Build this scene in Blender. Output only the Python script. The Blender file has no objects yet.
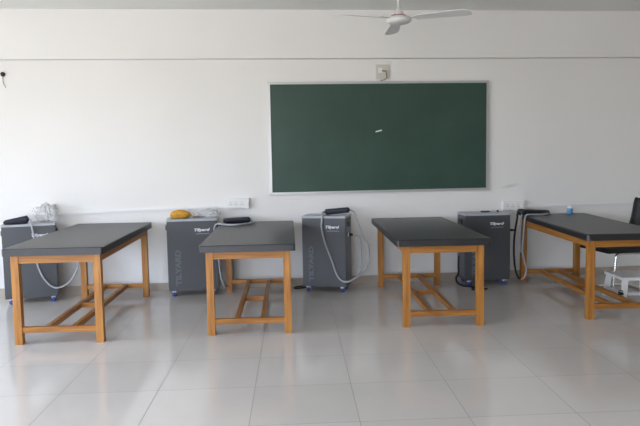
import bpy, bmesh, math, random
from mathutils import Vector, Matrix
random.seed(7)
R = math.radians
S = bpy.context.scene
C = S.collection

# ------------------------------------------------------------------ materials
def node_mat(name):
    m = bpy.data.materials.new(name); m.use_nodes = True
    nt = m.node_tree
    return m, nt, nt.nodes['Principled BSDF']

def mat(name, col, rough=.5, metal=0., spec=.5, noise=0., nscale=20., bump=0., bscale=200., alpha=1., trans=0., ior=1.45, coat=0.):
    m, nt, b = node_mat(name)
    b.inputs['Base Color'].default_value = (*col, 1)
    b.inputs['Roughness'].default_value = rough
    b.inputs['Metallic'].default_value = metal
    b.inputs['Specular IOR Level'].default_value = spec
    b.inputs['IOR'].default_value = ior
    b.inputs['Alpha'].default_value = alpha
    b.inputs['Transmission Weight'].default_value = trans
    b.inputs['Coat Weight'].default_value = coat
    tc = nt.nodes.new('ShaderNodeTexCoord')
    if noise:
        n = nt.nodes.new('ShaderNodeTexNoise'); n.inputs['Scale'].default_value = nscale; n.inputs['Detail'].default_value = 4
        nt.links.new(tc.outputs['Object'], n.inputs['Vector'])
        r = nt.nodes.new('ShaderNodeValToRGB')
        r.color_ramp.elements[0].position = .3; r.color_ramp.elements[1].position = .7
        r.color_ramp.elements[0].color = (*[max(0, c*(1-noise)) for c in col], 1)
        r.color_ramp.elements[1].color = (*[min(1, c*(1+noise)) for c in col], 1)
        nt.links.new(n.outputs['Fac'], r.inputs['Fac']); nt.links.new(r.outputs['Color'], b.inputs['Base Color'])
    if bump:
        n = nt.nodes.new('ShaderNodeTexNoise'); n.inputs['Scale'].default_value = bscale
        nt.links.new(tc.outputs['Object'], n.inputs['Vector'])
        bp = nt.nodes.new('ShaderNodeBump'); bp.inputs['Strength'].default_value = bump; bp.inputs['Distance'].default_value = .002
        nt.links.new(n.outputs['Fac'], bp.inputs['Height']); nt.links.new(bp.outputs['Normal'], b.inputs['Normal'])
    return m

def wood(name, axis):
    m, nt, b = node_mat(name)
    tc = nt.nodes.new('ShaderNodeTexCoord'); mp = nt.nodes.new('ShaderNodeMapping')
    sc = [38., 38., 38.]; sc[axis] = 2.2
    mp.inputs['Scale'].default_value = sc
    nt.links.new(tc.outputs['Object'], mp.inputs['Vector'])
    n = nt.nodes.new('ShaderNodeTexNoise'); n.inputs['Scale'].default_value = 1.; n.inputs['Detail'].default_value = 6; n.inputs['Distortion'].default_value = .6
    nt.links.new(mp.outputs['Vector'], n.inputs['Vector'])
    r = nt.nodes.new('ShaderNodeValToRGB')
    e = r.color_ramp.elements
    e[0].position = .28; e[0].color = (.24, .090, .014, 1)
    e[1].position = .72; e[1].color = (.47, .215, .040, 1)
    k = e.new(.5); k.color = (.38, .152, .025, 1)
    nt.links.new(n.outputs['Fac'], r.inputs['Fac']); nt.links.new(r.outputs['Color'], b.inputs['Base Color'])
    b.inputs['Roughness'].default_value = .42
    return m

M = {}
M['wx'], M['wy'], M['wz'] = wood('honey_wood_x', 0), wood('honey_wood_y', 1), wood('honey_wood_z', 2)
M['rexine'] = mat('black_rexine', (.012, .012, .014), .38, spec=.75, noise=.10, nscale=14, bump=.12, bscale=260)
M['body'] = mat('grey_powder_coat', (.058, .062, .070), .38, spec=.5, bump=.05, bscale=500)
M['top'] = mat('light_grey_top', (.36, .39, .42), .35)
M['side'] = mat('side_panel_grey', (.125, .14, .155), .35, metal=.25)
M['black'] = mat('black_plastic', (.012, .012, .013), .42)
M['navy'] = mat('navy_vinyl', (.018, .020, .040), .45, noise=.12, nscale=30)
M['hose'] = mat('grey_hose', (.36, .38, .40), .42)
M['cable'] = mat('black_cable', (.014, .014, .015), .5)
M['white'] = mat('white_plastic', (.80, .80, .79), .35)
M['ivory'] = mat('ivory_plastic', (.62, .60, .54), .4)
M['slot'] = mat('socket_slot', (.05, .05, .05), .5)
M['mark'] = mat('white_lettering', (.72, .75, .80), .5)
M['mark2'] = mat('grey_lettering', (.125, .138, .156), .45)
M['mark3'] = mat('small_print', (.30, .32, .35), .45)
M['blue'] = mat('blue_caster_wheel', (.045, .075, .30), .4)
M['chrome'] = mat('chrome', (.75, .76, .78), .16, metal=1.)
M['steel'] = mat('caster_housing', (.66, .67, .69), .3)
M['alu'] = mat('aluminium_frame', (.62, .63, .64), .34, metal=.85)
M['yellow'] = mat('mustard_cloth', (.60, .31, .035), .75, noise=.22, nscale=22, bump=.25, bscale=60)
M['stool'] = mat('stool_white', (.86, .86, .86), .4)
M['seat'] = mat('black_seat_fabric', (.012, .012, .013), .7)
M['gel'] = mat('blue_gel', (.10, .36, .66), .3, noise=.05)
M['fan'] = mat('fan_white', (.70, .70, .69), .35)
M['red'] = mat('fan_band', (.45, .16, .14), .4)
M['paint'] = mat('emulsion_white', (.80, .795, .78), .75, spec=.25, noise=.02, nscale=1.2)
M['ceil'] = mat('ceiling_white', (.80, .80, .78), .85, spec=.2, noise=.015, nscale=2)
M['skirt'] = mat('beige_skirting_tile', (.47, .41, .35), .28, noise=.06, nscale=6)
M['wire'] = mat('thin_wire', (.42, .42, .40), .5)
M['chalk'] = mat('chalk', (.85, .85, .83), .8)
M['rubber'] = mat('dark_rubber', (.02, .02, .02), .6)
M['plate'] = mat('aged_plate', (.60, .59, .55), .45)
M['rust'] = mat('brown_tape', (.22, .15, .08), .7)
M['pvc'] = mat('pvc_trunking', (.78, .79, .80), .4)

def board_mat():
    m, nt, b = node_mat('green_chalkboard')
    tc = nt.nodes.new('ShaderNodeTexCoord')
    n = nt.nodes.new('ShaderNodeTexNoise'); n.inputs['Scale'].default_value = 2.2; n.inputs['Detail'].default_value = 5
    nt.links.new(tc.outputs['Object'], n.inputs['Vector'])
    r = nt.nodes.new('ShaderNodeValToRGB'); e = r.color_ramp.elements
    e[0].position = .3; e[0].color = (.024, .060, .045, 1); e[1].position = .75; e[1].color = (.036, .082, .062, 1)
    nt.links.new(n.outputs['Fac'], r.inputs['Fac']); nt.links.new(r.outputs['Color'], b.inputs['Base Color'])
    b.inputs['Roughness'].default_value = .38
    b.inputs['Specular IOR Level'].default_value = .5
    return m
M['board'] = board_mat()

def film_mat():
    m, nt, b = node_mat('clear_plastic_film')
    for n in list(nt.nodes):
        if n.type != 'OUTPUT_MATERIAL': nt.nodes.remove(n)
    out = [n for n in nt.nodes if n.type == 'OUTPUT_MATERIAL'][0]
    t = nt.nodes.new('ShaderNodeBsdfTransparent'); t.inputs['Color'].default_value = (.98, .985, .99, 1)
    g = nt.nodes.new('ShaderNodeBsdfGlossy'); g.inputs['Roughness'].default_value = .12
    d = nt.nodes.new('ShaderNodeBsdfDiffuse'); d.inputs['Color'].default_value = (.93, .94, .95, 1)
    lw = nt.nodes.new('ShaderNodeLayerWeight'); lw.inputs['Blend'].default_value = .35
    m1 = nt.nodes.new('ShaderNodeMixShader'); m2 = nt.nodes.new('ShaderNodeMixShader')
    m1.inputs['Fac'].default_value = .30
    nt.links.new(t.outputs[0], m1.inputs[1]); nt.links.new(d.outputs[0], m1.inputs[2])
    nt.links.new(lw.outputs['Fresnel'], m2.inputs['Fac'])
    nt.links.new(m1.outputs[0], m2.inputs[1]); nt.links.new(g.outputs[0], m2.inputs[2])
    nt.links.new(m2.outputs[0], out.inputs['Surface'])
    return m
M['film'] = film_mat()

TILE, TX0, TY0, TA, TB = .6, -1.473, 3.479, -.0624, -.0441
def floor_mat():
    m, nt, b = node_mat('vitrified_floor_tile')
    N = nt.nodes.new; Lk = nt.links.new
    tc = N('ShaderNodeTexCoord'); sep = N('ShaderNodeSeparateXYZ'); Lk(tc.outputs['Object'], sep.inputs[0])
    def math_(op, a, b_=None):
        n = N('ShaderNodeMath'); n.operation = op
        for i, v in enumerate((a, b_)):
            if v is None: continue
            if isinstance(v, (int, float)): n.inputs[i].default_value = v
            else: Lk(v, n.inputs[i])
        return n.outputs[0]
    X, Y = sep.outputs[0], sep.outputs[1]
    u = math_('DIVIDE', math_('SUBTRACT', math_('ADD', math_('MULTIPLY', X, math.cos(TA)), math_('MULTIPLY', Y, math.sin(TA))), TX0), TILE)
    v = math_('DIVIDE', math_('SUBTRACT', math_('SUBTRACT', Y, math_('MULTIPLY', X, math.tan(TB))), TY0), TILE)
    def dist(w):
        return math_('ABSOLUTE', math_('SUBTRACT', math_('FRACT', math_('ADD', w, .5)), .5))
    g = math_('LESS_THAN', math_('MINIMUM', dist(u), dist(v)), .0042)
    cmb = N('ShaderNodeCombineXYZ'); Lk(math_('FLOOR', u), cmb.inputs[0]); Lk(math_('FLOOR', v), cmb.inputs[1])
    wn = N('ShaderNodeTexWhiteNoise'); wn.noise_dimensions = '2D'; Lk(cmb.outputs[0], wn.inputs['Vector'])
    ns = N('ShaderNodeTexNoise'); ns.inputs['Scale'].default_value = 3.; ns.inputs['Detail'].default_value = 5; Lk(tc.outputs['Object'], ns.inputs['Vector'])
    val = math_('ADD', math_('MULTIPLY', wn.outputs['Value'], .05), math_('MULTIPLY', ns.outputs['Fac'], .06))
    r = N('ShaderNodeValToRGB'); e = r.color_ramp.elements
    e[0].position = 0.; e[0].color = (.56, .533, .508, 1); e[1].position = .11; e[1].color = (.64, .610, .582, 1)
    Lk(val, r.inputs['Fac'])
    mx = N('ShaderNodeMix'); mx.data_type = 'RGBA'
    Lk(g, mx.inputs[0]); Lk(r.outputs['Color'], mx.inputs[6]); mx.inputs[7].default_value = (.29, .275, .26, 1)
    Lk(mx.outputs[2], b.inputs['Base Color'])
    rg = math_('ADD', math_('MULTIPLY', g, .4), .13)
    Lk(rg, b.inputs['Roughness'])
    b.inputs['Specular IOR Level'].default_value = .55
    # gentle unevenness from tile to tile
    bp = N('ShaderNodeBump'); bp.inputs['Strength'].default_value = .05; bp.inputs['Distance'].default_value = .01
    n2 = N('ShaderNodeTexNoise'); n2.inputs['Scale'].default_value = 5.; Lk(tc.outputs['Object'], n2.inputs['Vector'])
    Lk(n2.outputs['Fac'], bp.inputs['Height']); Lk(bp.outputs['Normal'], b.inputs['Normal'])
    return m
M['floor'] = floor_mat()

def wall_mat():
    # painted wall with one faint scuff mark beside the board
    m, nt, b = node_mat('back_wall_paint')
    N = nt.nodes.new; Lk = nt.links.new
    tc = N('ShaderNodeTexCoord')
    ns = N('ShaderNodeTexNoise'); ns.inputs['Scale'].default_value = 1.1; ns.inputs['Detail'].default_value = 3; Lk(tc.outputs['Object'], ns.inputs['Vector'])
    r = N('ShaderNodeValToRGB'); e = r.color_ramp.elements
    e[0].position = .3; e[0].color = (.79, .785, .77, 1); e[1].position = .7; e[1].color = (.815, .81, .795, 1)
    Lk(ns.outputs['Fac'], r.inputs['Fac'])
    mp = N('ShaderNodeMapping'); mp.vector_type = 'TEXTURE'
    mp.inputs['Location'].default_value = (2.88, 7.24, 1.045); mp.inputs['Scale'].default_value = (.13, 1, .024); mp.inputs['Rotation'].default_value = (0, R(-11), 0)
    Lk(tc.outputs['Object'], mp.inputs['Vector'])
    gr = N('ShaderNodeTexGradient'); gr.gradient_type = 'SPHERICAL'; Lk(mp.outputs['Vector'], gr.inputs['Vector'])
    n2 = N('ShaderNodeTexNoise'); n2.inputs['Scale'].default_value = 22.; Lk(tc.outputs['Object'], n2.inputs['Vector'])
    mu = N('ShaderNodeMath'); mu.operation = 'MULTIPLY'; Lk(gr.outputs['Fac'], mu.inputs[0]); Lk(n2.outputs['Fac'], mu.inputs[1])
    mx = N('ShaderNodeMix'); mx.data_type = 'RGBA'
    Lk(mu.outputs[0], mx.inputs[0]); Lk(r.outputs['Color'], mx.inputs[6]); mx.inputs[7].default_value = (.42, .41, .39, 1)
    Lk(mx.outputs[2], b.inputs['Base Color'])
    b.inputs['Roughness'].default_value = .6; b.inputs['Specular IOR Level'].default_value = .3
    return m
M['wall'] = wall_mat()

# ------------------------------------------------------------------ mesh helpers
def finish(name, bm, m, parent=None, loc=None, smooth=False, bev=0., seg=2):
    if bev:
        bmesh.ops.bevel(bm, geom=[e for e in bm.edges if e.calc_face_angle(0) > .6], offset=bev, segments=seg, affect='EDGES', profile=.5)
    bmesh.ops.recalc_face_normals(bm, faces=bm.faces)
    me = bpy.data.meshes.new(name); bm.to_mesh(me); bm.free()
    me.materials.append(m)
    if smooth:
        for p in me.polygons: p.use_smooth = True
    o = bpy.data.objects.new(name, me); C.objects.link(o)
    if parent: o.parent = parent
    if loc: o.location = loc
    return o

def box(bm, x0, x1, y0, y1, z0, z1):
    v = [bm.verts.new(p) for p in ((x0,y0,z0),(x1,y0,z0),(x1,y1,z0),(x0,y1,z0),(x0,y0,z1),(x1,y0,z1),(x1,y1,z1),(x0,y1,z1))]
    for f in ((0,3,2,1),(4,5,6,7),(0,1,5,4),(1,2,6,5),(2,3,7,6),(3,0,4,7)): bm.faces.new([v[i] for i in f])
    return v

def bx(name, m, parent, x0, x1, y0, y1, z0, z1, bev=.003, seg=2, smooth=False):
    bm = bmesh.new(); box(bm, x0, x1, y0, y1, z0, z1)
    return finish(name, bm, m, parent, bev=bev, seg=seg, smooth=smooth)

def smooth_path(pts, n=8, closed=False):
    P = [Vector(p) for p in pts]; out = []
    k = len(P)
    for i in range(k-1):
        a, b, c, d = P[max(0,i-1)], P[i], P[i+1], P[min(k-1,i+2)]
        for j in range(n):
            t = j/n
            out.append(.5*((2*b)+(c-a)*t+(2*a-5*b+4*c-d)*t*t+(3*b-a-3*c+d)*t**3))
    out.append(P[-1]); return out

def tube(bm, pts, r, seg=10, cap=True, sy=1.0):
    pts = [Vector(p) for p in pts]
    rings = []; up = None
    for i, p in enumerate(pts):
        t = (pts[min(i+1,len(pts)-1)]-pts[max(i-1,0)]).normalized()
        if up is None:
            up = Vector((0,0,1)) if abs(t.z) < .9 else Vector((1,0,0))
        up = (up - t*up.dot(t))
        if up.length < 1e-5: up = t.orthogonal()
        up.normalize(); sd = t.cross(up)
        rr = r(i/(len(pts)-1)) if callable(r) else r
        rings.append([bm.verts.new(p+(up*math.sin(2*math.pi*k/seg)*sy+sd*math.cos(2*math.pi*k/seg))*rr) for k in range(seg)])
    for a, b in zip(rings, rings[1:]):
        for k in range(seg): bm.faces.new((a[k], a[(k+1)%seg], b[(k+1)%seg], b[k]))
    if cap: bm.faces.new(rings[0][::-1]); bm.faces.new(rings[-1])

def tb(name, m, parent, pts, r, seg=10, n=8, smooth=True, sy=1.):
    bm = bmesh.new(); tube(bm, smooth_path(pts, n) if n else pts, r, seg, sy=sy)
    return finish(name, bm, m, parent, smooth=smooth)

def lathe(bm, prof, seg=24, c=(0,0,0)):
    rings = []
    for r, z in prof:
        rings.append([bm.verts.new((c[0]+r*math.cos(2*math.pi*k/seg), c[1]+r*math.sin(2*math.pi*k/seg), c[2]+z)) for k in range(seg)])
    for a, b in zip(rings, rings[1:]):
        for k in range(seg): bm.faces.new((a[k], a[(k+1)%seg], b[(k+1)%seg], b[k]))
    bm.faces.new(rings[0][::-1]); bm.faces.new(rings[-1])

def lt(name, m, parent, prof, seg=24, c=(0,0,0), rot=None, smooth=True):
    bm = bmesh.new(); lathe(bm, prof, seg)
    mt = Matrix.Translation(c)
    if rot: mt = mt @ rot
    bmesh.ops.transform(bm, matrix=mt, verts=bm.verts)
    o = finish(name, bm, m, parent)
    if smooth:
        for p in o.data.polygons: p.use_smooth = len(p.vertices) == 4
    return o

def thing(name, label, cat, loc=(0,0,0), rz=0., group=None):
    o = bpy.data.objects.new(name, None); C.objects.link(o); o.empty_display_size = .1
    o.location = loc; o.rotation_euler = (0,0,rz)
    o['label'] = label; o['category'] = cat
    if group: o['group'] = group
    return o
def tag(o, label, cat, group=None):
    o['label'] = label; o['category'] = cat
    if group: o['group'] = group
    return o
def struct(o):
    o['kind'] = 'structure'; return o

def copy_thing(root, name=None):
    r = root.copy(); C.objects.link(r)
    for ch in list(root.children):
        c = ch.copy(); C.objects.link(c); c.parent = r
        for g in list(ch.children):
            d = g.copy(); C.objects.link(d); d.parent = c
    return r

def text_mesh(name, s, m, parent, width, height, mtx, shear=0., depth=.0008, bold=.012):
    cu = bpy.data.curves.new(name+'_curve', 'FONT'); cu.body = s; cu.shear = shear; cu.extrude = .02; cu.offset = bold
    t = bpy.data.objects.new(name+'_tmp', cu); C.objects.link(t)
    bpy.context.view_layer.update()
    dg = bpy.context.evaluated_depsgraph_get()
    me = bpy.data.meshes.new_from_object(t.evaluated_get(dg))
    bpy.data.objects.remove(t); bpy.data.curves.remove(cu)
    xs = [v.co.x for v in me.vertices]; ys = [v.co.y for v in me.vertices]
    x0, x1, y0, y1 = min(xs), max(xs), min(ys), max(ys)
    for v in me.vertices:
        p = Vector(((v.co.x-x0)/(x1-x0)*width, (v.co.y-y0)/(y1-y0)*height, (1 if v.co.z > 0 else 0)*depth))
        v.co = mtx @ p
    me.name = name; me.materials.clear(); me.materials.append(m)
    o = bpy.data.objects.new(name, me); C.objects.link(o); o.parent = parent
    return o

# ------------------------------------------------------------------ the room
YW = 7.24                       # back wall plane
XL, XR, YF, ZC = -4.4, 7.2, -2.6, 2.95
bm = bmesh.new(); box(bm, XL-.2, XR+.2, YF-.2, YW+.2, -.1, 0); struct(finish('floor', bm, M['floor']))
bm = bmesh.new(); box(bm, XL-.2, XR+.2, YF-.2, YW+.2, ZC, ZC+.1); struct(finish('ceiling', bm, M['ceil']))
bm = bmesh.new(); box(bm, XL-.2, XR+.2, YW, YW+.2, 0, ZC); struct(finish('wall_back', bm, M['wall']))
bm = bmesh.new(); box(bm, XR, XR+.2, YF, YW, 0, ZC); struct(finish('wall_right', bm, M['paint']))
# beam across the top of the back wall
bm = bmesh.new(); box(bm, XL, XR, YW-.11, YW, 2.452, ZC); struct(finish('trim_1', bm, M['paint'], bev=.006))
# skirting of tile
bm = bmesh.new(); box(bm, XL, XR, YW-.012, YW, 0, .085); struct(finish('baseboard_back', bm, M['skirt']))
bm = bmesh.new(); box(bm, XL, XL+.012, YF, YW-.012, 0, .085); struct(finish('baseboard_left', bm, M['skirt']))
bm = bmesh.new(); box(bm, XR-.012, XR, YF, YW-.012, 0, .085); struct(finish('baseboard_right', bm, M['skirt']))
# left wall with a row of windows
WZ0, WZ1 = .40, 2.30
wins = [(-1.4, .4), (1.3, 3.0), (3.45, 5.35)]
fwins = [(-4.1, -2.2), (-1.9, -.5)]
bm = bmesh.new()
box(bm, XL-.2, XL, YF, YW, 0, WZ0); box(bm, XL-.2, XL, YF, YW, WZ1, ZC)
ys = [YF] + [v for w in wins for v in w] + [YW]
for a, b in zip(ys[0::2], ys[1::2]): box(bm, XL-.2, XL, a, b, WZ0, WZ1)
struct(finish('wall_left', bm, M['paint']))
for i, (a, b) in enumerate(wins):
    bm = bmesh.new(); w = .05
    box(bm, XL-.15, XL-.09, a, a+w, WZ0, WZ1); box(bm, XL-.15, XL-.09, b-w, b, WZ0, WZ1)
    box(bm, XL-.15, XL-.09, a, b, WZ0, WZ0+w); box(bm, XL-.15, XL-.09, a, b, WZ1-w, WZ1)
    box(bm, XL-.15, XL-.09, (a+b)/2-.03, (a+b)/2+.03, WZ0, WZ1)
    struct(finish('window_%d' % (i+1), bm, M['alu']))

# wall behind the camera, windows in its left half
bm = bmesh.new()
box(bm, XL, XR, YF-.2, YF, 0, WZ0); box(bm, XL, XR, YF-.2, YF, WZ1, ZC)
xs = [XL] + [v for w in fwins for v in w] + [XR]
for a, b in zip(xs[0::2], xs[1::2]): box(bm, a, b, YF-.2, YF, WZ0, WZ1)
struct(finish('wall_front', bm, M['paint']))
for i, (a, b) in enumerate(fwins):
    bm = bmesh.new(); w = .05
    box(bm, a, a+w, YF-.15, YF-.09, WZ0, WZ1); box(bm, b-w, b, YF-.15, YF-.09, WZ0, WZ1)
    box(bm, a, b, YF-.15, YF-.09, WZ0, WZ0+w); box(bm, a, b, YF-.15, YF-.09, WZ1-w, WZ1)
    box(bm, (a+b)/2-.03, (a+b)/2+.03, YF-.15, YF-.09, WZ0, WZ1)
    struct(finish('window_%d' % (i+1+len(wins)), bm, M['alu']))

# ------------------------------------------------------------------ treatment tables
H, PAD = .737, .056
def make_table(W, L, ix, iyf, iyb, fx, padr=.008):
    t = thing('treatment_table', 'x', 'table')
    lw = .058
    # padded top
    bm = bmesh.new(); box(bm, -W/2, W/2, 0, L, H-PAD, H)
    bmesh.ops.bevel(bm, geom=[e for e in bm.edges if abs(e.verts[0].co.z-e.verts[1].co.z) > .01], offset=padr*2.2, segments=4, affect='EDGES', profile=.5)
    bmesh.ops.bevel(bm, geom=[e for e in bm.edges if e.calc_face_angle(0) > .8 and e.verts[0].co.z > H-.001 and e.verts[1].co.z > H-.001], offset=padr, segments=3, affect='EDGES', profile=.5)
    finish('padded_top', bm, M['rexine'], t)
    zt = H-PAD
    xl, xr = -W/2+ix+fx, W/2-ix+fx          # leg centre lines
    yf, yb = iyf+lw/2, L-iyb
    for (x, y) in ((xl, yf), (xr, yf), (xl, yb), (xr, yb)):
        bx('leg', M['wz'], t, x-lw/2, x+lw/2, y-lw/2, y+lw/2, 0, zt, .003)
    e = .0005
    az = zt-.062
    bx('end_apron', M['wx'], t, xl+lw/2+e, xr-lw/2-e, yf-lw/2+.006, yf-lw/2+.032, az, zt, .002)
    bx('end_apron', M['wx'], t, xl+lw/2+e, xr-lw/2-e, yb+lw/2-.032, yb+lw/2-.006, az, zt, .002)
    bx('side_apron', M['wy'], t, xl-lw/2+.006, xl-lw/2+.032, yf+lw/2+e, yb-lw/2-e, az, zt, .002)
    bx('side_apron', M['wy'], t, xr+lw/2-.032, xr+lw/2-.006, yf+lw/2+e, yb-lw/2-e, az, zt, .002)
    rz0, rz1 = .088, .130
    bx('end_rail', M['wx'], t, xl+lw/2+e, xr-lw/2-e, yf-.021, yf+.021, rz0, rz1, .003)
    bx('end_rail', M['wx'], t, xl+lw/2+e, xr-lw/2-e, yb-.021, yb+.021, rz0, rz1, .003)
    xm = (xl+xr)/2
    for s in (-1, 1):
        bx('long_stretcher', M['wy'], t, xm+s*.105-.018, xm+s*.105+.018, yf+.0215, yb-.0215, rz0, rz1-.001, .003)
    bx('cross_stretcher', M['wx'], t, xm-.0865, xm+.0865, (yf+yb)/2-.02, (yf+yb)/2+.02, rz0+.001, rz1-.002, .003)
    return t
TABS = [
 (-1.545, 5.24, -3.156, .765, 1.856, .069, .045, .100, .006, 'wooden padded treatment table in front of the machine carrying the clear plastic bag'),
 (-.059, 5.265, -3.018, .764, 1.846, .073, .046, .098, .003, 'wooden treatment table with a navy applicator loop lying on its padded top'),
 (1.534, 5.24, -3.763, .772, 1.846, .080, .049, .088, .006, 'wooden treatment table with bare black padded top, directly below the chalkboard'),
 (3.117, 5.232, -4.0, .717, 1.854, .061, .050, .081, .004, 'wooden treatment table with a blue bottle on its padded top, beside the black chair'),
]
for (x, y, a, W, L, ix, iyf, iyb, fx, lab) in TABS:
    t = make_table(W, L, ix, iyf, iyb, fx, .008 if x < 3 else .014)
    t.location = (x, y, 0); t.rotation_euler.z = R(a)
    if x > 3:
        [c for c in t.children if c.name.startswith('padded_top')][0].rotation_euler.z = R(-1.76)
    if x < -1: t.scale.z = 1.035
    t['label'] = lab; t['group'] = 'treatment tables in a row'

# ------------------------------------------------------------------ therapy machines on casters
def make_machine():
    t = thing('therapy_machine', 'x', 'machine')
    w, d, z0, z1 = .245, .30, .062, .80
    bx('cabinet', M['body'], t, -w, w, .004, d, z0, z1-.022, .006, 3)
    bx('front_panel', M['body'], t, -w+.004, w-.004, 0, .0035, z0+.006, z1-.028, .001)
    bx('top_plate', M['top'], t, -w-.003, w+.003, -.004, d, z1-.0215, z1, .006, 3)
    for s in (-1, 1):
        bx('side_panel', M['side'], t, min(s*(w+.0005), s*(w+.004)), max(s*(w+.0005), s*(w+.004)), .03, d-.02, z0+.03, z1-.06, .001)
        h = bx('side_handle', M['black'], t, min(s*(w+.0042), s*(w+.018)), max(s*(w+.0042), s*(w+.018)), .09, .19, z1-.115, z1-.065, .006, 3)
    for x in (-w+.05, w-.05):
        for y in (.045, d-.045):
            c = bx('caster', M['steel'], t, x-.018, x+.018, y-.020, y+.020, .040, z0-.0005, .003)
            bm = bmesh.new(); lathe(bm, [(.016, -.011), (.024, -.011), (.026, -.007), (.026, .007), (.024, .011), (.016, .011)], 20)
            bmesh.ops.transform(bm, matrix=Matrix.Translation((x, y-.004, .0262)) @ Matrix.Rotation(R(35), 4, 'Z') @ Matrix.Rotation(R(90), 4, 'Y'), verts=bm.verts)
            finish('wheel', bm, M['blue'], c, smooth=False)
    face = Matrix(((1,0,0,0),(0,0,-1,0),(0,1,0,0),(0,0,0,1)))           # local XY text -> XZ facing -Y
    text_mesh('brand_mark', 'Tilyard', M['mark'], t, .155, .038, Matrix.Translation((.022, -.0002, .664)) @ face, .25, bold=.045)
    bm = bmesh.new()
    for i in range(13):
        x = .036+i*.0105; box(bm, x, x+.0075, -.001, 0, .642, .650)
    finish('small_print_line', bm, M['mark3'], t)
    up = Matrix(((0,-1,0,0),(0,0,-1,0),(1,0,0,0),(0,0,0,1)))
    text_mesh('upright_lettering', 'TILYARD', M['mark2'], t, .37, .056, Matrix.Translation((-.118, -.0002, .115)) @ up, 0, bold=.05)
    # hose connector on the right flank
    cn = lt('hose_connector', M['black'], t, [(.0, 0), (.020, 0), (.020, .02), (.014, .022), (.014, .055), (0, .055)], 16, (w+.0045, .10, .60), Matrix.Rotation(R(90), 4, 'Y'))
    lt('locking_ring', M['white'], cn, [(.0205, 0), (.023, .002), (.023, .010), (.0205, .012)], 16, (w+.009, .10, .60), Matrix.Rotation(R(90), 4, 'Y'))
    return t
mach = make_machine()
MACH = [
 (-2.224, 6.82, 13, 1., 'grey therapy machine on casters with a navy wedge pad and clear bag on top'),
 (-.634, 6.89, 3.5, 1., 'grey therapy machine on casters with a mustard yellow pouch on top'),
 (.715, 6.82, -20, 1., 'grey therapy machine on casters with a hose loop hanging down its front'),
 (2.482, 6.85, -1, .972, 'dark grey therapy machine on casters with a short black strip on top'),
]
for i, (x, y, a, sz, lab) in enumerate(MACH):
    o = mach if i == 0 else copy_thing(mach)
    o.location = (x, y, 0); o.rotation_euler.z = R(a); o.scale = ((1., 1.03, .945, 1.)[i], .96, sz)
    o['label'] = lab; o['group'] = 'therapy machines along the wall'

# ------------------------------------------------------------------ applicator pads with hose loops
def pad_body(bm, a, b, w, h0, h1, zoff=0.):
    """rounded elongated pad from a to b (bottom centre line), width w, thickness h0 -> h1"""
    a, b = Vector(a), Vector(b); ax = (b-a); L = ax.length; ax.normalize(); sd = Vector((0,0,1)).cross(ax).normalized(); up = ax.cross(sd)
    rings = []; n = 14; seg = 18
    for i in range(n+1):
        t = i/n
        e = min(1., (1-abs(2*t-1)**6)**.5+.30); h = (h0+(h1-h0)*t)*e; ww = w*e
        ring = []
        for k in range(seg):
            th = 2*math.pi*k/seg; c, s = math.cos(th), math.sin(th)
            px = math.copysign(abs(c)**.6, c)*ww/2; pz = math.copysign(abs(s)**.7, s)*h/2
            ring.append(bm.verts.new(a+ax*(L*t)+sd*px+up*(pz+(h0+(h1-h0)*t)/2)))
        rings.append(ring)
    for p, q in zip(rings, rings[1:]):
        for k in range(seg): bm.faces.new((p[k], p[(k+1)%seg], q[(k+1)%seg], q[k]))
    bm.faces.new(rings[0][::-1]); bm.faces.new(rings[-1])

def applicator(label, base, pad, hoses, seam=True, hr=.0105, m='navy'):
    t = thing('loop_applicator', label, 'applicator', base, 0, 'loop applicators of the machines')
    off = -Vector(base)
    a, b, w, h0, h1 = pad
    a, b = Vector(a)+off, Vector(b)+off
    bm = bmesh.new(); pad_body(bm, a, b, w, h0, h1)
    p = finish('pad', bm, M[m], t, smooth=True)
    if seam:
        ax = (b-a).normalized(); sd = Vector((0,0,1)).cross(ax).normalized()
        up = Vector((0,0,1))
        pts = [a+ax*((b-a).length*k)+up*((h0+(h1-h0)*k)*.52)-sd*(w*.5) for k in (.06, .3, .6, .94)]
        tb('seam', M['black'], p, pts, .004, 6)
    for nm, mm, pts, r in hoses:
        tb(nm, M[mm], t, [Vector(q)+off for q in pts], r, 10, 10)
    return t

# machine with yellow pouch stands left of the table carrying this one
applicator('navy applicator pad with grey hose lying on the padded top beside the yellow-pouch machine', (-.17, 7.0, H),
    ((-.315, 6.99, H+.001), (-.03, 7.015, H+.001), .11, .052, .060),
    [('hose', 'hose', [(-.045, 7.015, .757), (.005, 6.985, .752), (-.010, 6.87, .749), (-.089, 6.76, .749), (-.188, 6.70, .749), (-.285, 6.74, .749),
                       (-.372, 6.80, .752), (-.402, 6.82, .70), (-.392, 6.835, .60), (-.380, 6.84, .48), (-.367, 6.84, .355), (-.352, 6.85, .19), (-.318, 6.90, .09),
                       (-.268, 7.13, .062), (-.233, 7.165, .151), (-.239, 7.175, .304), (-.250, 7.178, .488), (-.262, 7.178, .66), (-.285, 7.175, .752), (-.318, 7.08, .775), (-.305, 7.0, .76)], .0095)])

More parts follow.
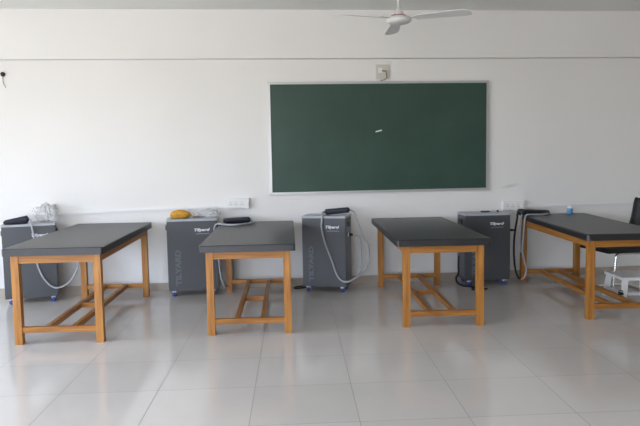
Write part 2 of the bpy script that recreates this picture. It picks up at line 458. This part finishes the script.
applicator('navy applicator pad on the machine with a grey hose loop hanging over the front', (.87, 6.92, .80),
    ((.745, 6.945, .801), (1.005, 6.865, .828), .085, .060, .056),
    [('hose', 'hose', [(.765, 6.935, .83), (.722, 6.885, .836), (.705, 6.815, .815), (.698, 6.812, .75), (.695, 6.811, .678), (.728, 6.800, .521), (.791, 6.776, .343), (.835, 6.758, .206), (.885, 6.738, .136),
                       (.952, 6.716, .124), (1.022, 6.730, .152), (1.096, 6.76, .194), (1.160, 6.785, .271), (1.187, 6.81, .364), (1.178, 6.82, .480), (1.122, 6.84, .607), (1.075, 6.86, .744), (1.045, 6.865, .83), (.985, 6.87, .856)], .0105),
     ('supply_cable', 'hose', [(1.035, 6.795, .600), (1.065, 6.79, .597), (1.090, 6.79, .57), (1.102, 6.795, .50), (1.100, 6.80, .40), (1.095, 6.80, .30), (1.075, 6.79, .185)], .0095)])

applicator('navy wedge-shaped applicator pad at the front of the machine beside the clear plastic bag', (-2.32, 6.86, .80),
    ((-2.462, 6.825, .801), (-2.235, 6.885, .801), .085, .040, .085),
    [('hose', 'hose', [(-2.25, 6.885, .86), (-2.215, 6.87, .835), (-2.195, 6.81, .815), (-2.181, 6.802, .76), (-2.174, 6.803, .700), (-2.169, 6.804, .642), (-2.165, 6.806, .501), (-2.149, 6.811, .379), (-2.103, 6.820, .255), (-2.035, 6.835, .168), (-1.962, 6.85, .148),
                       (-1.880, 6.87, .188), (-1.817, 6.89, .271), (-1.783, 6.91, .371), (-1.780, 6.93, .49), (-1.83, 6.95, .575), (-1.90, 6.975, .598), (-1.945, 6.98, .600)], .0095)])

applicator('black applicator pad lying on the rear corner of the table with the blue bottle', (3.05, 6.98, H),
    ((2.85, 6.955, H+.001), (3.225, 6.99, H+.001), .12, .074, .046),
    [('hose', 'hose', [(3.20, 6.94, .757), (3.12, 6.895, .749), (3.03, 6.885, .749), (2.96, 6.88, .752), (2.918, 6.875, .745), (2.898, 6.872, .70), (2.890, 6.872, .600), (2.884, 6.878, .480), (2.880, 6.882, .362), (2.902, 6.885, .251), (2.930, 6.885, .150), (2.898, 6.885, .062), (2.862, 6.89, .052)], .0100),
     ('shaded_hose', 'cable', [(2.862, 6.89, .052), (2.838, 6.89, .070),  # left strand of the same hose loop, its shade put in as black colour
                       (2.810, 6.90, .155), (2.793, 6.90, .309), (2.797, 6.91, .474), (2.820, 6.93, .604), (2.846, 6.95, .707), (2.850, 6.95, .758), (2.885, 6.955, .765)], .0105),
     ('supply_cable', 'hose', [(2.905, 6.93, .770), (2.878, 6.91, .745), (2.868, 6.905, .679), (2.860, 6.90, .494), (2.868, 6.90, .340)], .0075),
     ('plug_lead', 'cable', [(2.790, 6.95, .583), (2.808, 6.945, .580), (2.822, 6.94, .592)], .010)], m='black')

# ------------------------------------------------------------------ things on the machines
# mustard pouch: a soft drawstring bundle
def blob(name, m, parent, c, r, seed, amp=.12, sub=3, flat=True, freq=3.):
    rnd = random.Random(seed)
    bm = bmesh.new(); bmesh.ops.create_icosphere(bm, subdivisions=sub, radius=1.)
    ph = [(Vector((rnd.uniform(-1,1), rnd.uniform(-1,1), rnd.uniform(-1,1)))*freq, rnd.uniform(0,6.28)) for _ in range(6)]
    for v in bm.verts:
        d = v.co.normalized()
        k = 1+amp*sum(math.sin(q.dot(d)+p) for q, p in ph)/3
        p = Vector((d.x*r[0]*k, d.y*r[1]*k, d.z*r[2]*k))
        if flat and p.z < -r[2]*.72: p.z = -r[2]*.72
        v.co = Vector(c)+p
    return finish(name, bm, m, parent, smooth=True)
p = thing('pouch', 'mustard yellow cloth pouch lying on the grey machine', 'pouch', (-.765, 7.04, .80))
blob('bag', M['yellow'], p, (0, 0, .0365), (.112, .075, .050), 3, .10, 4, freq=4.)
tb('drawstring', M['yellow'], p, [(.098, -.01, .040), (.118, -.02, .030), (.126, -.02, .012), (.135, -.025, .006)], .005, 6)
tb('fold', M['yellow'], p, [(-.085, -.066, .046), (-.03, -.080, .050), (.03, -.078, .040), (.08, -.062, .036)], .007, 6)
k = tag(tb('cable_end', M['cable'], None, [(-.632, 7.05, .807), (-.59, 7.045, .807), (-.55, 7.05, .807), (-.535, 7.06, .807)], .006, 8), 'short black cable lying on the machine between yellow pouch and clear plastic', 'cable')

def crumple(name, m, parent, c, r, seed, open_top=False):
    rnd = random.Random(seed)
    bm = bmesh.new(); bmesh.ops.create_icosphere(bm, subdivisions=4, radius=1.)
    ph = [(Vector((rnd.uniform(-1,1), rnd.uniform(-1,1), rnd.uniform(-1,1)))*rnd.choice((5, 9, 14)), rnd.uniform(0,6.28)) for _ in range(10)]
    for v in bm.verts:
        d = v.co.normalized()
        k = 1+.34*sum(abs(math.sin(q.dot(d)+p))-.5 for q, p in ph)/3
        z = d.z*r[2]*k
        v.co = Vector(c)+Vector((d.x*r[0]*k, d.y*r[1]*k, max(z, -r[2]*.8)))
    if open_top:
        bmesh.ops.delete(bm, geom=[v for v in bm.verts if v.co.z > c[2]+r[2]*.80], context='VERTS')
    return finish(name, bm, m, parent)
b = crumple('plastic_wrap', M['film'], None, (0, 0, .0325), (.098, .055, .040), 5)
b.location = (-.47, 7.07, .80); tag(b, 'crumpled clear plastic wrap beside the yellow pouch', 'plastic wrap')
b = thing('plastic_bag', 'clear plastic bag standing behind the navy wedge pad on the grey machine', 'bag', (-2.10, 7.02, .80))
crumple('bag_film', M['film'], b, (0, 0, .075), (.088, .055, .093), 11)
tb('bag_contents', M['cable'], b, [(-.05, 0, .010), (-.02, -.02, .014), (.015, .0, .010), (.045, -.01, .012)], .009, 8)
s = bx('black_strip', M['black'], None, -.048, .048, -.012, .012, 0, .012, .003)
s.location = (2.515, 7.03, .7786); s.rotation_euler.z = R(-4); tag(s, 'short flat black strip on top of the machine below the switch board', 'strip')
s = lt('black_stopper', M['black'], None, [(.012, 0), (.013, .003), (.012, .014), (.008, .018)], 14); s.location = (2.653, 7.02, .7786)
tag(s, 'small round black stopper beside the black strip on the machine', 'knob')

# ------------------------------------------------------------------ wall: chalkboard
cb = thing('chalkboard', 'large green chalkboard in an aluminium frame on the white wall', 'chalkboard', (1.40, YW, 1.611))
bw, bh, f = 1.2175, .6035, .026
bx('writing_surface', M['board'], cb, -bw+f*.6, bw-f*.6, -.018, -.004, -bh+f*.6, bh-f*.6, 0)
for s in (-1, 1):
    bx('frame_side', M['alu'], cb, min(s*bw, s*(bw-f)), max(s*bw, s*(bw-f)), -.030, -.001, -bh+f, bh-f, .004)
    bx('frame_rail', M['alu'], cb, -bw+f*.9, bw-f*.9, -.030, -.001, min(s*bh, s*(bh-f)), max(s*bh, s*(bh-f)), .004)
    for q in (-1, 1):
        bx('corner_cap', M['plate'], cb, min(s*(bw+.002), s*(bw-f*.9)), max(s*(bw+.002), s*(bw-f*.9)), -.032, -.0005, min(q*(bh+.002), q*(bh-f)), max(q*(bh+.002), q*(bh-f)), .006)
bm = bmesh.new(); box(bm, -.036, .036, -.0195, -.0182, -.007, .007)
bmesh.ops.rotate(bm, verts=bm.verts, cent=(0,0,0), matrix=Matrix.Rotation(R(-13), 3, 'Y'))
bmesh.ops.translate(bm, verts=bm.verts, vec=(-.018, 0, .068))
o = finish('chalk_mark', bm, M['chalk'], cb); o['label'] = 'small white chalk mark'

# socket plate above the board, with a hook and cord holding the board
pl = thing('socket_plate', 'square cream wall plate just above the chalkboard frame', 'wall plate', (1.432, YW, 2.314))
bx('plate', M['plate'], pl, -.072, .072, -.014, -.001, -.076, .080, .004)
bx('switch', M['white'], pl, -.050, -.006, -.020, -.0142, -.010, .046, .003)
tb('hook', M['rust'], pl, [(-.005, -.018, .008), (.018, -.030, .010), (.034, -.028, .002)], .006, 8)
tb('cord', M['rust'], pl, [(.034, -.028, .004), (.040, -.026, -.03), (.038, -.030, -.065), (.012, -.036, -.085), (-.03, -.036, -.092)], .0045, 8)

def make_switchboard(n=3):
    t = thing('switch_board', 'x', 'switch board')
    bx('back_box', M['white'], t, -.125, .125, -.048, -.001, -.052, .052, .006, 3)
    bx('cover_plate', M['white'], t, -.122, .122, -.056, -.0482, -.049, .049, .004)
    for i in range(n):
        x = -.078+i*.062
        sw = bx('socket', M['white'], t, x-.026, x+.026, -.059, -.0562, -.036, .036, .002)
        bm = bmesh.new()
        for (dx, dz) in ((0, .014), (-.011, -.010), (.011, -.010)): box(bm, x+dx-.003, x+dx+.003, -.0597, -.0590, dz-.004, dz+.004)
        finish('pin_holes', bm, M['slot'], sw)
    sw = bx('switch', M['white'], t, .088, .114, -.062, -.0562, -.020, .020, .003)
    return t
sb = make_switchboard()
for i, (x, z, lab) in enumerate([(-.168, .926, 'white switch board on the wall above the navy applicator on the table'),
                                 (-2.202, .912, 'white switch board on the wall behind the clear plastic bag'),
                                 (2.907, .826, 'white switch board on the wall beside the dark machine with the black strip')]):
    o = sb if i == 0 else copy_thing(sb)
    o.location = (x, YW, z); o['label'] = lab; o['group'] = 'white switch boards'
# plug in the board behind the bag
pg = thing('plug_adapter', 'pale plug adapter in the switch board behind the plastic bag', 'plug', (-2.14, YW-.0602, .905))
bx('adapter_body', M['ivory'], pg, -.028, .028, -.040, 0, -.030, .030, .006)
tb('lead', M['ivory'], pg, [(0, -.030, -.030), (0, -.035, -.055), (-.01, -.03, -.085), (-.03, -.01, -.12)], .005, 8)

# trunking
def trunk(x0, x1, za, zb, lab):
    t = thing('cable_trunking', lab, 'cable trunking', ((x0+x1)/2, YW, (za+zb)/2), 0, 'white cable trunkings')
    ang = math.atan2(zb-za, x1-x0); L = (x1-x0)/2
    t.rotation_euler.y = -ang
    bx('channel', M['pvc'], t, -L, L, -.016, -.001, -.0115, .0115, .002)
    bx('cover', M['pvc'], t, -L, L, -.021, -.0162, -.0125, .0125, .002)
trunk(-2.076, -.295, .862, .896, 'white cable trunking on the wall between the plastic-bag machine and the yellow-pouch machine')
trunk(3.034, 5.2, .803, .83, 'white cable trunking on the wall behind the blue bottle and chair')

hk = thing('wall_hook', 'small dark wall hook with thin hanging wire, upper left below the beam', 'hook', (-2.522, YW, 2.312))
lt('hook_knob', M['black'], hk, [(.012, 0), (.022, .004), (.024, .016), (.016, .024)], 16, (0, -.001, 0), Matrix.Rotation(R(90), 4, 'X'))
tb('wire', M['wire'], hk, [(0, -.012, -.022), (-.004, -.010, -.06), (.004, -.010, -.10), (.022, -.010, -.135)], .0035, 6)

# ------------------------------------------------------------------ ceiling fan
fn = thing('ceiling_fan', 'white three-bladed ceiling fan on a short rod', 'ceiling fan', (1.272, 5.70, 2.567))
top = ZC-2.567
lt('canopy', M['fan'], fn, [(.020, top-.075), (.052, top-.05), (.060, top-.02), (.060, top-.001)], 24)
lt('down_rod', M['fan'], fn, [(.0125, .10), (.0125, top-.0755)], 16)
lt('rod_cup', M['fan'], fn, [(.046, .036), (.042, .06), (.026, .085), (.018, .10)], 24)
mo = lt('motor', M['fan'], fn, [(.050, -.034), (.085, -.028), (.108, -.012), (.110, .004), (.098, .020), (.062, .033), (.045, .0355)], 36)
lt('band', M['red'], mo, [(.064, .0335), (.066, .035), (.062, .039), (.046, .0395)], 30)
for a in (-36, 84, 204):
    rot = Matrix.Rotation(R(a), 4, 'Z')
    bm = bmesh.new(); v = []
    n = 10
    for i in range(n+1):
        t = i/n; x = .155+t*.475
        w = .046+.024*t-.030*max(0, t-.88)/.12
        for s in (-1, 1):
            for dz in (-.0025, .0025):
                v.append(bm.verts.new(rot @ Vector((x, s*w, .004+s*w*math.tan(R(11))*(-1)+dz-.012*t*t))))
    for i in range(n):
        a0 = v[i*4:i*4+4]; b0 = v[i*4+4:i*4+8]
        for p, q in ((0,1),(1,3),(3,2),(2,0)): bm.faces.new((a0[p], a0[q], b0[q], b0[p]))
    bm.faces.new((v[0], v[1], v[3], v[2])); e = v[-4:]; bm.faces.new((e[0], e[2], e[3], e[1]))
    bl = finish('blade', bm, M['fan'], fn)
    bm = bmesh.new(); box(bm, .109, .19, -.022, .022, .008, .013); bmesh.ops.transform(bm, matrix=rot, verts=bm.verts)
    finish('blade_bracket', bm, M['fan'], bl, bev=.001)

# ------------------------------------------------------------------ bottle on the table
bt = thing('gel_bottle', 'small blue gel bottle with white cap on the rear of the padded table', 'bottle', (3.452, 6.97, H))
lt('bottle_body', M['gel'], bt, [(.026, .0005), (.030, .004), (.030, .062), (.024, .072), (.014, .078)], 24)
lt('bottle_shoulder', M['white'], bt, [(.0305, .063), (.0305, .068), (.026, .078), (.016, .088), (.012, .092)], 24)
lt('cap', M['white'], bt, [(.014, .0922), (.014, .112), (.007, .116), (.006, .128)], 18)

# ------------------------------------------------------------------ cantilever chair
ch = thing('cantilever_chair', 'black chair with a mesh back and chrome legs beside the table with the bottle', 'chair', (3.645, 6.36, 0), R(6))
bm = bmesh.new(); box(bm, -.25, .23, -.235, .235, .425, .475)
finish('seat', bm, M['seat'], ch, bev=.016, seg=4, smooth=False)
# one continuous chrome frame: runner, two uprights, arms of the back
def fillet(pts, r=.06, n=6):
    out = [Vector(pts[0])]
    for a, b, c in zip(pts, pts[1:], pts[2:]):
        a, b, c = Vector(a), Vector(b), Vector(c)
        p, q = b+(a-b).normalized()*r, b+(c-b).normalized()*r
        for i in range(n+1):
            t = i/n; out.append(p*(1-t)**2+b*2*t*(1-t)+q*t*t)
    out.append(Vector(pts[-1])); return out
fr = [(.20, -.20, .415), (-.14, -.20, .415), (-.17, -.20, .0135), (.26, -.20, .0135), (.26, .20, .0135), (-.17, .20, .0135), (-.14, .20, .415), (.20, .20, .415)]
bm = bmesh.new(); tube(bm, fillet(fr, .038), .0125, 12); finish('chrome_frame', bm, M['chrome'], ch, smooth=True)
bt_, tp = Vector((.245, 0, .48)), Vector((.372, 0, .915))
bk = bmesh.new()
def backpt(y, t):
    p = bt_.lerp(tp, t); return Vector((p.x+.05*math.sin(math.pi*t)*.4+.05*(1-(y/.22)**2)*.5, y, p.z))
g = [[bk.verts.new(backpt(-.205+.41*i/8, .12+.86*j/8)) for j in range(9)] for i in range(9)]
for i in range(8):
    for j in range(8): bk.faces.new((g[i][j], g[i+1][j], g[i+1][j+1], g[i][j+1]))
me = finish('backrest', bk, mat('black_mesh_back', (.045, .046, .048), .6, bump=.3, bscale=900), ch, smooth=True)
sm = me.modifiers.new('thick', 'SOLIDIFY'); sm.thickness = .008; sm.offset = 0
rim = [backpt(-.215, .02), backpt(-.215, .5), backpt(-.215, .97), backpt(-.18, 1.0), backpt(0, 1.0), backpt(.18, 1.0), backpt(.215, .97), backpt(.215, .5), backpt(.215, .02)]
tb('back_frame', M['black'], ch, rim, .012, 10)
tb('back_support', M['black'], ch, [(.10, 0, .421), (.20, 0, .419), (.255, 0, .47), (.285, 0, .56)], .013, 10)

# ------------------------------------------------------------------ white footstool
st = thing('footstool', 'white plastic footstool standing in front of the black chair', 'stool', (3.625, 6.0, 0), R(-3))
bm = bmesh.new(); box(bm, -.20, .20, -.185, .185, .213, .240); finish('stool_top', bm, M['stool'], st, bev=.010, seg=3)
for sx in (-1, 1):
    for sy in (-1, 1):
        bm = bmesh.new()
        v = box(bm, -.022, .022, -.018, .018, 0, .2125)
        for q in v:
            k = 1-q.co.z/.2125
            q.co.x += sx*(.165+.025*k); q.co.y += sy*(.155+.022*k)
        finish('leg', bm, M['stool'], st, bev=.004)
    bx('side_bar', M['stool'], st, min(sx*.176, sx*.19), max(sx*.176, sx*.19), -.142, .142, .07, .095, .003)
bx('front_bar', M['stool'], st, -.148, .148, -.180, -.166, .07, .095, .003)

# ------------------------------------------------------------------ cords on the floor
tag(tb('power_cord', M['cable'], None, [(.545, 7.165, .008), (.51, 7.16, .008), (.46, 7.14, .008), (.42, 7.10, .008), (.415, 7.06, .008), (.455, 7.05, .008), (.50, 7.07, .008), (.535, 7.09, .008), (.56, 7.10, .008)], .0065, 8),
    'black power cord curling on the floor beside the machine with the hanging hose', 'cord')
tag(tb('power_cord', M['white'], None, [(.40, 7.216, .10), (.44, 7.19, .115), (.48, 7.18, .11), (.52, 7.175, .12)], .0055, 8),
    'white power lead against the skirting beside the machine with the hanging hose', 'cord')
tag(tb('power_cord', M['cable'], None, [(2.225, 7.05, .30), (2.212, 7.02, .20), (2.20, 6.98, .12), (2.165, 6.95, .075), (2.17, 6.90, .03), (2.21, 6.83, .012), (2.27, 6.79, .012), (2.29, 6.74, .012), (2.265, 6.69, .012), (2.245, 6.63, .012), (2.29, 6.60, .012), (2.35, 6.62, .012), (2.41, 6.66, .012)], .0105, 8),
    'black power cord trailing on the floor beside the dark machine behind the bare table', 'cord')
ck = thing('cable_clip', 'small black clip on the lower stretcher of the table by the footstool', 'clip', (3.277, 5.62, .129), R(-6))
bx('clip_body', M['rubber'], ck, -.015, .015, -.02, .02, .0002, .024, .005)
tb('clip_loop', M['rubber'], ck, [(-.012, 0, .018), (-.02, 0, .034), (0, 0, .042), (.018, 0, .030)], .004, 8)

# ------------------------------------------------------------------ light: daylight through the left windows + the sky outside
def area(name, loc, rot, sx, sy, power, col):
    l = bpy.data.lights.new(name, 'AREA'); l.shape = 'RECTANGLE'; l.size = sx; l.size_y = sy; l.energy = power; l.color = col
    o = bpy.data.objects.new(name, l); C.objects.link(o); o.location = loc; o.rotation_euler = rot
    return o
for i, (a, b) in enumerate(wins):
    o = area('window_portal', (XL-.17, (a+b)/2, (WZ0+WZ1)/2), (0, R(-90), 0), WZ1-WZ0, b-a, 1, (1, 1, 1))
    o.data.cycles.is_portal = True
for i, (a, b) in enumerate(fwins):
    o = area('window_portal', ((a+b)/2, YF-.17, (WZ0+WZ1)/2), (R(90), 0, 0), b-a, WZ1-WZ0, 1, (1, 1, 1))
    o.data.cycles.is_portal = True
# overcast sky above the horizon, sunlit pale ground below it
w = bpy.data.worlds.new('daylight'); S.world = w; w.use_nodes = True
nt = w.node_tree; bg = nt.nodes['Background']
tc = nt.nodes.new('ShaderNodeTexCoord'); sp_ = nt.nodes.new('ShaderNodeSeparateXYZ'); nt.links.new(tc.outputs['Generated'], sp_.inputs[0])
rm = nt.nodes.new('ShaderNodeMapRange'); rm.inputs[1].default_value = -1; rm.inputs[2].default_value = 1
nt.links.new(sp_.outputs[2], rm.inputs[0])
cr_ = nt.nodes.new('ShaderNodeValToRGB'); e = cr_.color_ramp.elements
e[0].position = .49; e[0].color = (.60, .56, .505, 1)
e[1].position = .515; e[1].color = (.82, .88, 1.0, 1)
k = e.new(.75); k.color = (.62, .765, 1.0, 1)
nt.links.new(rm.outputs[0], cr_.inputs[0]); nt.links.new(cr_.outputs[0], bg.inputs['Color'])
bg.inputs['Strength'].default_value = 15.

# ------------------------------------------------------------------ camera
cam = bpy.data.cameras.new('camera'); co = bpy.data.objects.new('camera', cam); C.objects.link(co)
cam.sensor_fit = 'HORIZONTAL'; cam.sensor_width = 36.; cam.lens = 666.37*36./640.
cam.clip_start = .05
p_, y_, r_ = R(5.15616), R(-5.70934), R(1.00972)
cy, sy_ = math.cos(y_), math.sin(y_); cp, sp = math.cos(-p_), math.sin(-p_); cr, sr = math.cos(r_), math.sin(r_)
Ry = Matrix(((cy,-sy_,0),(sy_,cy,0),(0,0,1))); Rx = Matrix(((1,0,0),(0,cp,-sp),(0,sp,cp))); Rr = Matrix(((cr,0,sr),(0,1,0),(-sr,0,cr)))
Mc = Ry @ Rx @ Rr @ Matrix(((1,0,0),(0,0,-1),(0,1,0)))      # camera looks along +Y of the rig
co.matrix_world = Matrix.Translation((0, 0, 1.45257)) @ Mc.to_4x4()
S.camera = co

S.view_settings.view_transform = 'Standard'; S.view_settings.look = 'None'
S.view_settings.exposure = -.17; S.view_settings.gamma = 1.; S.view_settings.use_curve_mapping = False
S.cycles.use_denoising = True
S.cycles.max_bounces = 10; S.cycles.diffuse_bounces = 6
